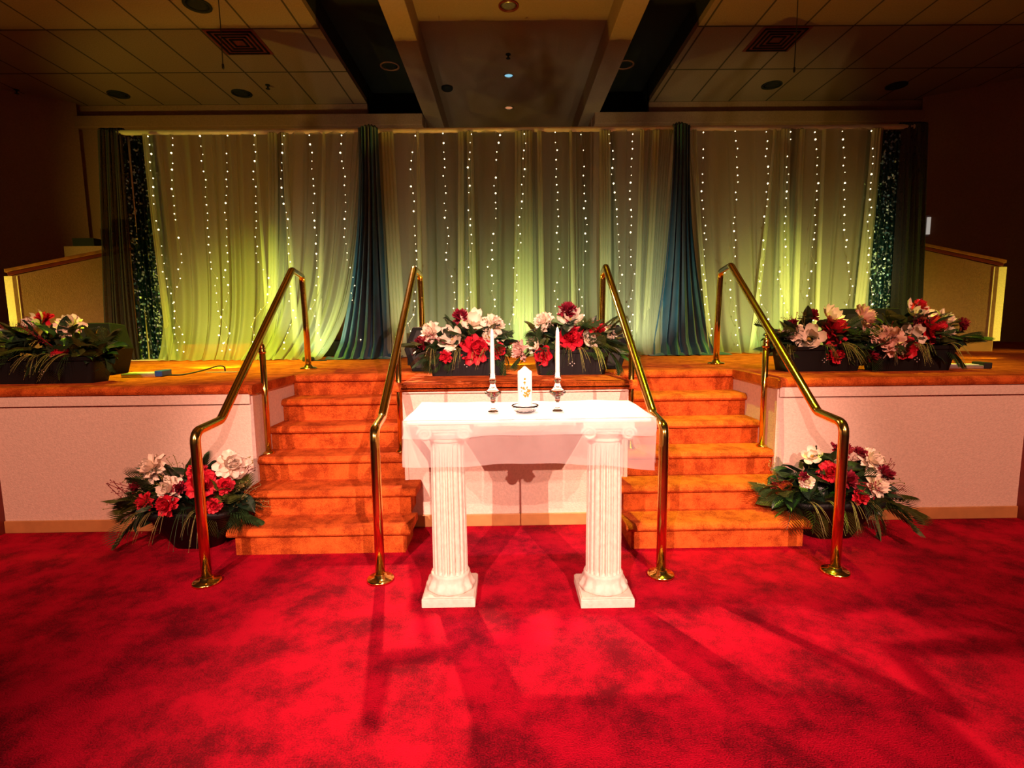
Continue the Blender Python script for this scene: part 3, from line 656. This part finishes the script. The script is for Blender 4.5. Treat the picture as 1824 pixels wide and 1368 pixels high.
def broad_leaf(seed):
    rr = random.Random(seed); b_ = rr.uniform(.25, .7)
    def fn(u, v):
        a = (u-.5)*2; wd = .21*sin(pi*v**.8)**.8+.004; return (a*wd, v*cos(b_*v), -.5*b_*v*v+.07*abs(a)+.012*sin(18*v))
    q = MB(); q.grid(7, 10, fn); return q
def frond(seed, n=15):
    rr = random.Random(seed); b_ = rr.uniform(.35, .8); q = MB()
    def rach(v): return Vector((0, v*cos(b_*v*.8), -.55*b_*v*v))
    q.tube([rach(i/8) for i in range(9)], [.010-.0009*i for i in range(9)], 5)
    for k in range(n):
        v = .18+.8*k/(n-1); p = rach(v); L = .42*sin(pi*(.18+.72*k/(n-1)))+.06
        for sg in (-1, 1):
            dr = Vector((sg*sin(.95-.45*v), cos(.95-.45*v), -.1)).normalized(); w_ = Vector((0, .020, .012)); dn = Vector((0, 0, -.14*L))
            a = p; m = p+dr*L*.5+w_*0; t = p+dr*L+dn
            q.add([a-w_*.5, a+w_*.5, m+w_*.9+dn*.2, t, m-w_*.9+dn*.2], [(0, 4, 2, 1), (4, 3, 2)])
    return q
def grass(seed):
    rr = random.Random(seed); q = MB()
    for k in range(5):
        sx = rr.uniform(-.22, .22); dr = rr.uniform(.6, 1.2)
        pts = [Vector((sx*v, v*.75, .45*v-dr*v*v)) for v in [i/7 for i in range(8)]]
        q.tube(pts, [.009, .009, .008, .008, .007, .006, .004, .002], 4)
        for m in range(3, 8):
            if rr.random() < .5: q.lathe([(.001, -.012), (.011, 0), (.001, .012)], 5, tuple(pts[m]))
    return q
def spray(seed):
    rr = random.Random(seed); q = MB()
    for k in range(4):
        a = rr.uniform(-.45, .45); pts = [Vector((sin(a)*v+.05*sin(5*v+k), cos(a)*v, .12*sin(3*v+k))) for v in [i/6 for i in range(7)]]
        q.tube(pts, .006, 4)
        for p in pts[2:]:
            for _ in range(2):
                t = p+Vector((rr.uniform(-.06, .06), rr.uniform(-.01, .06), rr.uniform(-.05, .05))); q.tube([p, t], .004, 4); q.lathe([(.001, -.014), (.014, 0), (.001, .014)], 5, tuple(t))
    return q
LM = [broad_leaf(i).mesh('broad_leaf', M_leaf if i < 3 else M_leaf2, True) for i in range(5)]
PM = [frond(i).mesh('palm_frond', M_palm if i else M_leaf2) for i in range(3)]
GM = [grass(i).mesh('grass_stem', M_stem if i < 2 else M_palm) for i in range(3)]
SM = [spray(i).mesh('berry_spray', M_dark if i < 1 else M_stem) for i in range(2)]
def dirq(d, roll=0, axis='Y'):
    d = Vector(d).normalized()
    q = d.to_track_quat(axis, 'Z' if axis == 'Y' else 'Y')
    return q @ Matrix.Rotation(roll, 4, axis).to_quaternion()
FL = {
 'A':[('magnolia', -3.433, 3.924, 1.394, 0.108), ('red', -3.391, 3.95, 1.459, 0.054), ('cream', -3.192, 3.934, 1.416, 0.075), ('magnolia', -3.575, 3.881, 1.289, 0.07), ('pink', -3.046, 3.86, 1.231, 0.074), ('red', -3.149, 3.84, 1.184, 0.07), ('magnolia', -3.194, 3.893, 1.313, 0.037)],
 'B':[('dark', -3.746, 3.939, 1.372, 0.063), ('dark', -3.678, 3.84, 1.194, 0.045), ('pink', -3.733, 3.876, 1.258, 0.049), ('magnolia', -3.903, 3.95, 1.395, 0.083), ('cream', -3.966, 3.894, 1.293, 0.074)],
 'C':[('cream', -0.57, 3.978, 1.331, 0.072), ('dark', -0.623, 3.949, 1.256, 0.051), ('red', -0.452, 3.91, 1.151, 0.042), ('magnolia', -0.399, 3.957, 1.275, 0.093), ('magnolia', -0.243, 4.004, 1.399, 0.094), ('dark', -0.337, 4.02, 1.443, 0.06), ('red', -0.217, 3.93, 1.202, 0.093), ('cream', -0.085, 3.998, 1.38, 0.073), ('magnolia', -0.124, 3.963, 1.288, 0.064), ('rose', -0.061, 3.926, 1.188, 0.055)],
 'D':[('pink', 0.103, 3.921, 1.186, 0.067), ('magnolia', 0.209, 3.934, 1.222, 0.059), ('cream', 0.278, 3.995, 1.402, 0.068), ('rose', 0.271, 3.91, 1.151, 0.063), ('dark', 0.469, 4.02, 1.476, 0.069), ('magnolia', 0.484, 4.002, 1.421, 0.086), ('red', 0.487, 3.954, 1.277, 0.089), ('magnolia', 0.618, 3.951, 1.267, 0.068), ('red', 0.702, 3.972, 1.329, 0.06), ('cream', 0.795, 3.968, 1.316, 0.047)],
 'E':[('dark', 2.34, 4.05, 1.418, 0.052), ('magnolia', 2.493, 4.05, 1.416, 0.087), ('dark', 2.181, 4.025, 1.351, 0.048), ('cream', 2.176, 4.001, 1.286, 0.065), ('magnolia', 2.292, 3.989, 1.251, 0.095), ('red', 2.498, 4.012, 1.313, 0.095), ('red', 2.475, 3.945, 1.131, 0.06), ('pink', 2.733, 4.047, 1.405, 0.087), ('dark', 2.736, 3.94, 1.115, 0.06)],
 'F':[('pink', 2.835, 3.911, 1.234, 0.11), ('rose', 2.956, 3.89, 1.175, 0.067), ('magnolia', 3.012, 3.921, 1.262, 0.085), ('magnolia', 3.102, 3.984, 1.438, 0.094), ('red', 3.128, 4.0, 1.485, 0.052), ('red', 3.183, 3.945, 1.327, 0.094), ('cream', 3.292, 3.961, 1.372, 0.073), ('dark', 3.415, 3.951, 1.341, 0.051), ('magnolia', 3.31, 3.933, 1.292, 0.051)],
 'G':[('cream', -2.196, 3.212, 0.534, 0.07), ('cream', -2.062, 3.154, 0.413, 0.066), ('cream', -1.703, 3.22, 0.543, 0.074), ('red', -2.06, 3.113, 0.331, 0.058), ('red', -2.193, 3.119, 0.345, 0.045), ('dark', -2.257, 3.159, 0.425, 0.038), ('red', -1.868, 3.17, 0.441, 0.077), ('red', -1.91, 3.203, 0.511, 0.046), ('red', -1.772, 3.11, 0.32, 0.038), ('red', -1.721, 3.163, 0.427, 0.045), ('dark', -1.998, 3.159, 0.421, 0.038)],
 'H':[('magnolia', 1.897, 3.208, 0.549, 0.053), ('cream', 2.266, 3.2, 0.524, 0.067), ('cream', 2.265, 3.139, 0.378, 0.067), ('red', 1.99, 3.168, 0.453, 0.056), ('dark', 2.082, 3.22, 0.576, 0.064), ('dark', 2.326, 3.166, 0.442, 0.053), ('red', 2.159, 3.11, 0.314, 0.042), ('dark', 2.194, 3.213, 0.558, 0.043), ('cream', 1.835, 3.147, 0.404, 0.035), ('dark', 1.825, 3.158, 0.43, 0.032), ('dark', 2.091, 3.151, 0.41, 0.056)],
}
def rrect(hx, hy, r, z, n=4):
    pts = []
    for cx, cy, a0 in ((hx-r, hy-r, 0), (-hx+r, hy-r, pi/2), (-hx+r, -hy+r, pi), (hx-r, -hy+r, 3*pi/2)):
        for k in range(n+1): a = a0+pi/2*k/n; pts.append((cx+r*cos(a), cy+r*sin(a), z))
    return pts
def arrangement(key, xc, yc, z0, hb, ht, db, dt, H, label, group, spread, tall, seed, round_=.03):
    e = empty('flower_planter', (xc, yc, z0), label, 'flower arrangement', group)
    q = MB(); q.loft([rrect(hb, db, round_, 0), rrect(hb+(ht-hb)*.85, db+(dt-db)*.85, round_, H*.85), rrect(ht+.008, dt+.008, round_, H*.86), rrect(ht+.012, dt+.012, round_, H),
                      rrect(ht-.006, dt-.006, round_, H), rrect(ht-.012, dt-.012, round_, H*.8)]); q.build('tub', M_tub, e, round_ > .06)
    rr = random.Random(seed)
    if z0 > .5:
        q = MB(); yf = -(db+(dt-db)*.42)-.004
        for dx, dz in ((0, .012), (-.016, 0), (.016, 0), (0, -.016)): q.lathe([(.001, -.005), (.005, 0), (.001, .005)], 6, (dx, yf, H*.45+dz))
        q.build('emblem_dots', M_dot, e, True)
    hub = Vector((0, 0, H*.95))
    for (k, X, Y, Z, r) in FL[key]:
        nm, ms = FM[k]; p = Vector((X-xc, Y-yc-.055, Z-z0)); d = (p-hub); d.y = -abs(d.y)-.35*d.length-.08; d.z = d.z*.6+.03
        fo = inst(nm, rr.choice(ms), e, p-d.normalized()*r*.35, dirq(d, rr.uniform(0, 6), 'Z'), r*1.28)
        if k in ('cream', 'pink', 'red', 'dark'): fo['label'] = {'cream': 'cream white flower head', 'pink': 'pale pink flower head', 'red': 'bright red flower head', 'dark': 'dark burgundy flower head'}[k]
        if k == 'magnolia': inst('stamen', STA, fo, (0, 0, .05), None, 1.0)
    hmax = max(q_[3] for q_ in FL[key])-z0-H
    def spot_(rx, up=0):
        a = rr.uniform(-rx, rx); k = max(.15, 1-(a/ht)**2*.8)
        return Vector((a, rr.uniform(-dt*.45, dt*.6), H*.92+rr.random()*up*hmax*k))
    for k in range(88):                                  # broad leaves
        b0 = spot_(ht*1.0, .75); d = Vector((b0.x/ht*spread+rr.uniform(-.6, .6), rr.uniform(-1.0, .25), rr.uniform(-.45, .9)))
        inst('broad_leaf', rr.choice(LM[:3]+LM[:3]+LM[3:]), e, b0, dirq(d, rr.uniform(-.9, .9)), rr.uniform(.10, .19)*tall)
    for k in range(30):                                  # palm fronds
        b0 = spot_(ht*1.0, .5); sgn = 1 if b0.x > 0 else -1
        d = Vector((sgn*rr.uniform(.0, 1.1)*spread, rr.uniform(-1, -.1), rr.uniform(-.55, .8)))
        if round_ > .06: d.z += .2
        inst('palm_frond', rr.choice(PM), e, b0, dirq(d, rr.uniform(-.9, .9)), rr.uniform(.16, .25)*tall)
    for k in range(7):
        b0 = Vector((rr.uniform(-ht*.9, ht*.9), -dt*.8, H)); d = Vector((rr.uniform(-.4, .4), -1, rr.uniform(.0, .2)))
        inst('grass_stem', rr.choice(GM), e, b0, dirq(d), rr.uniform(.16, .26))
    for k in range(4 if z0 > .5 else 9):
        b0 = spot_(ht*.9, .4); d = Vector((b0.x/ht*1.3+rr.uniform(-.4, .4), rr.uniform(-.5, .1), rr.uniform(.1, 1.0)))
        inst('berry_spray', rr.choice(SM), e, b0, dirq(d, rr.uniform(0, 6)), rr.uniform(.16, .25)*tall)
    return e
GD = 'flower filled black troughs on the stage edge'
arrangement('A', -3.27, 3.80, 1.0, .33, .37, .09, .11, .19, 'black trough of flowers left on stage, with a large open ivory magnolia', GD, .9, 1.15, 21)
arrangement('B', -4.10, 3.80, 1.0, .36, .40, .09, .11, .19, 'black trough of flowers cut off by the left edge of the picture', GD, .8, 1.1, 22)
arrangement('C', -.295, 3.99, 1.0, .265, .29, .09, .11, .19, 'black trough of flowers at mid stage behind the left taper candle', GD, 1.0, 1.05, 23)
arrangement('D', .49, 3.97, 1.0, .25, .285, .09, .11, .19, 'black trough of flowers at mid stage behind the right taper candle', GD, 1.0, 1.1, 24)
arrangement('E', 2.395, 4.00, 1.0, .28, .31, .09, .11, .19, 'black trough of flowers right on stage beside the outer handrail', GD, .9, 1.1, 25)
arrangement('F', 3.06, 3.95, 1.0, .27, .31, .09, .11, .19, 'rightmost black trough of flowers on stage with a large pale pink flower', GD, 1.1, 1.1, 26)
GF = 'flower filled black tubs on the red carpet'
arrangement('G', -1.99, 3.26, 0, .15, .28, .09, .17, .26, 'round black tub of flowers on the carpet left of the left stairs', GF, 1.1, 1.35, 31, .085)
arrangement('H', 2.08, 3.26, 0, .15, .28, .09, .17, .26, 'round black tub of flowers on the carpet right of the right stairs', GF, 1.1, 1.35, 32, .085)
# ------------------------------------------------------------------ floor monitors, stage lights, cables
def monitor(xc, yc, hw, h, label, lean=.12):
    e = empty('floor_monitor', (xc, yc, 1.0), label, 'speaker', 'black floor monitor speakers')
    out = [(-hw*.78, 0), (hw*.78, 0), (hw, h*.5), (hw*.8, h), (-hw*.8, h), (-hw, h*.5)]
    q = MB(); q.loft([[(px, -.15+lean*(pz/h), pz) for px, pz in out], [(px*.96, .16, pz*.96) for px, pz in out]]); q.build('cabinet', M_spk, e, bevel=.008)
    q = MB(); q.loft([[(px*.86, -.156+lean*((pz*.84+.03)/h), pz*.84+.03) for px, pz in out], [(px*.86, -.148+lean*((pz*.84+.03)/h), pz*.84+.03) for px, pz in out]]); q.build('grille', M_grille, e)
monitor(-3.52, 4.42, .30, .43, 'black floor monitor speaker behind the left trough of flowers')
monitor(-.52, 4.45, .33, .365, 'black floor monitor speaker behind the left centre flowers')
monitor(.71, 4.45, .31, .365, 'black floor monitor speaker behind the right centre flowers')
monitor(3.12, 4.50, .31, .48, 'black floor monitor speaker behind the right troughs of flowers')
def flood(xx, yy, lens, label, rz=0, end=None):
    e = empty('flood_light', (xx, yy, 1.0), label, 'stage light', 'flat flood lights lying on the deck'); e.rotation_euler.z = rz
    q = MB(); q.box(-.15, .15, -.07, .07, 0, .030); q.build('housing', M_steel, e, bevel=.008)
    q = MB(); q.box(.10, .156, -.074, .074, .004, .05); q.build('end_cap', end or M_blue, e, bevel=.006)
    q = MB(); q.box(-.12, .08, -.05, .05, .030, .034); q.build('lens', lens, e)
flood(-2.86, 4.16, M_white, 'flat white flood light with blue end beside the left trough', .1)
flood(3.56, 4.02, M_white, 'flat white flood light beside the rightmost trough', -.2, M_black)
def cable(pts, label, r=.006):
    P = []
    for i in range(len(pts)-1):
        p0 = Vector(pts[max(i-1, 0)]); p1 = Vector(pts[i]); p2 = Vector(pts[i+1]); p3 = Vector(pts[min(i+2, len(pts)-1)])
        for k in range(8):
            s = k/8; P.append(.5*((2*p1)+(-p0+p2)*s+(2*p0-5*p1+4*p2-p3)*s*s+(-p0+3*p1-3*p2+p3)*s**3))
    P.append(Vector(pts[-1])); q = MB(); q.tube(P, r, 8); tag(q.build('cable', M_cable, smooth=True), label, 'cable')
e = empty('spill_baffle', (-.52, 4.85, 1.0), 'added unseen black flood box with a light flap behind the left centre speaker', 'stage light')
q = MB(); q.box(-.14, .14, -.06, .02, 0, .09); q.build('housing', M_black, e, bevel=.006)
q = MB(); q.box(-.42, .42, .125, .130, 0, .305); q.build('baffle', M_black, e)  # added wide plate, out of sight, cuts the spill's edge across the ceiling
cable([(-2.70, 4.19, 1.008), (-2.6, 4.2, 1.008), (-2.5, 4.3, 1.03), (-2.44, 4.42, 1.055), (-2.40, 4.45, 1.05), (-2.39, 4.45, 1.01)], 'black cable looping up from the left flood light')
q = MB(); q.box(-.13, .13, -.03, .03, 0, .004); tag(q.build('floor_plate', M_steel, loc=(-2.42, 4.46, 1.0)), 'pale flat floor plate where the left cable ends', 'plate')
for xx, la in ((-2.16, 'small black uplight at the drape foot left of the left teal swag'), (2.92, 'small black uplight at the drape foot right of the right teal swag')):
    e = empty('uplight', (xx, 5.72, 1.0), la, 'stage light', 'small black uplights at the drape foot')
    q = MB(); q.lathe([(.06, 0), (.065, .01), (.06, .04), (.05, .045)], 20); q.build('body', M_black, e, True)
    q = MB(); q.tube([(.05, 0, .01), (.12, -.03, .008), (.2, 0, .008)], .008, 6); q.build('plug', M_black, e)
# coloured uplights at the foot of the drapes
spot('foot_uplight', (2.95, 5.80, 1.06), (2.95, 6.6, 1.9), 5, (.25, 1, .30), 120, .9, .03)
spot('foot_uplight', (-2.1, 5.75, 1.06), (-2.1, 6.6, 2.1), 6, (.5, 1, .5), 120, .9, .03)
spot('foot_uplight', (.10, 5.75, 1.06), (.10, 6.6, 1.9), 7, (.25, 1, .30), 130, .9, .03)
for xx, en, c in ((-3.3, 44, (1, .80, .30)), (-2.2, 80, (1, .95, .62)), (-.9, 60, (1, .95, .60)), (.3, 66, (.92, 1, .55)), (1.4, 80, (.98, 1, .62)), (2.7, 80, (1, .88, .42)), (3.7, 84, (1, .90, .36))):
    spot('drape_wash', (xx, 5.15, 1.10), (xx+.1, 6.25, 1.75), en, c, 74, .8, .03)
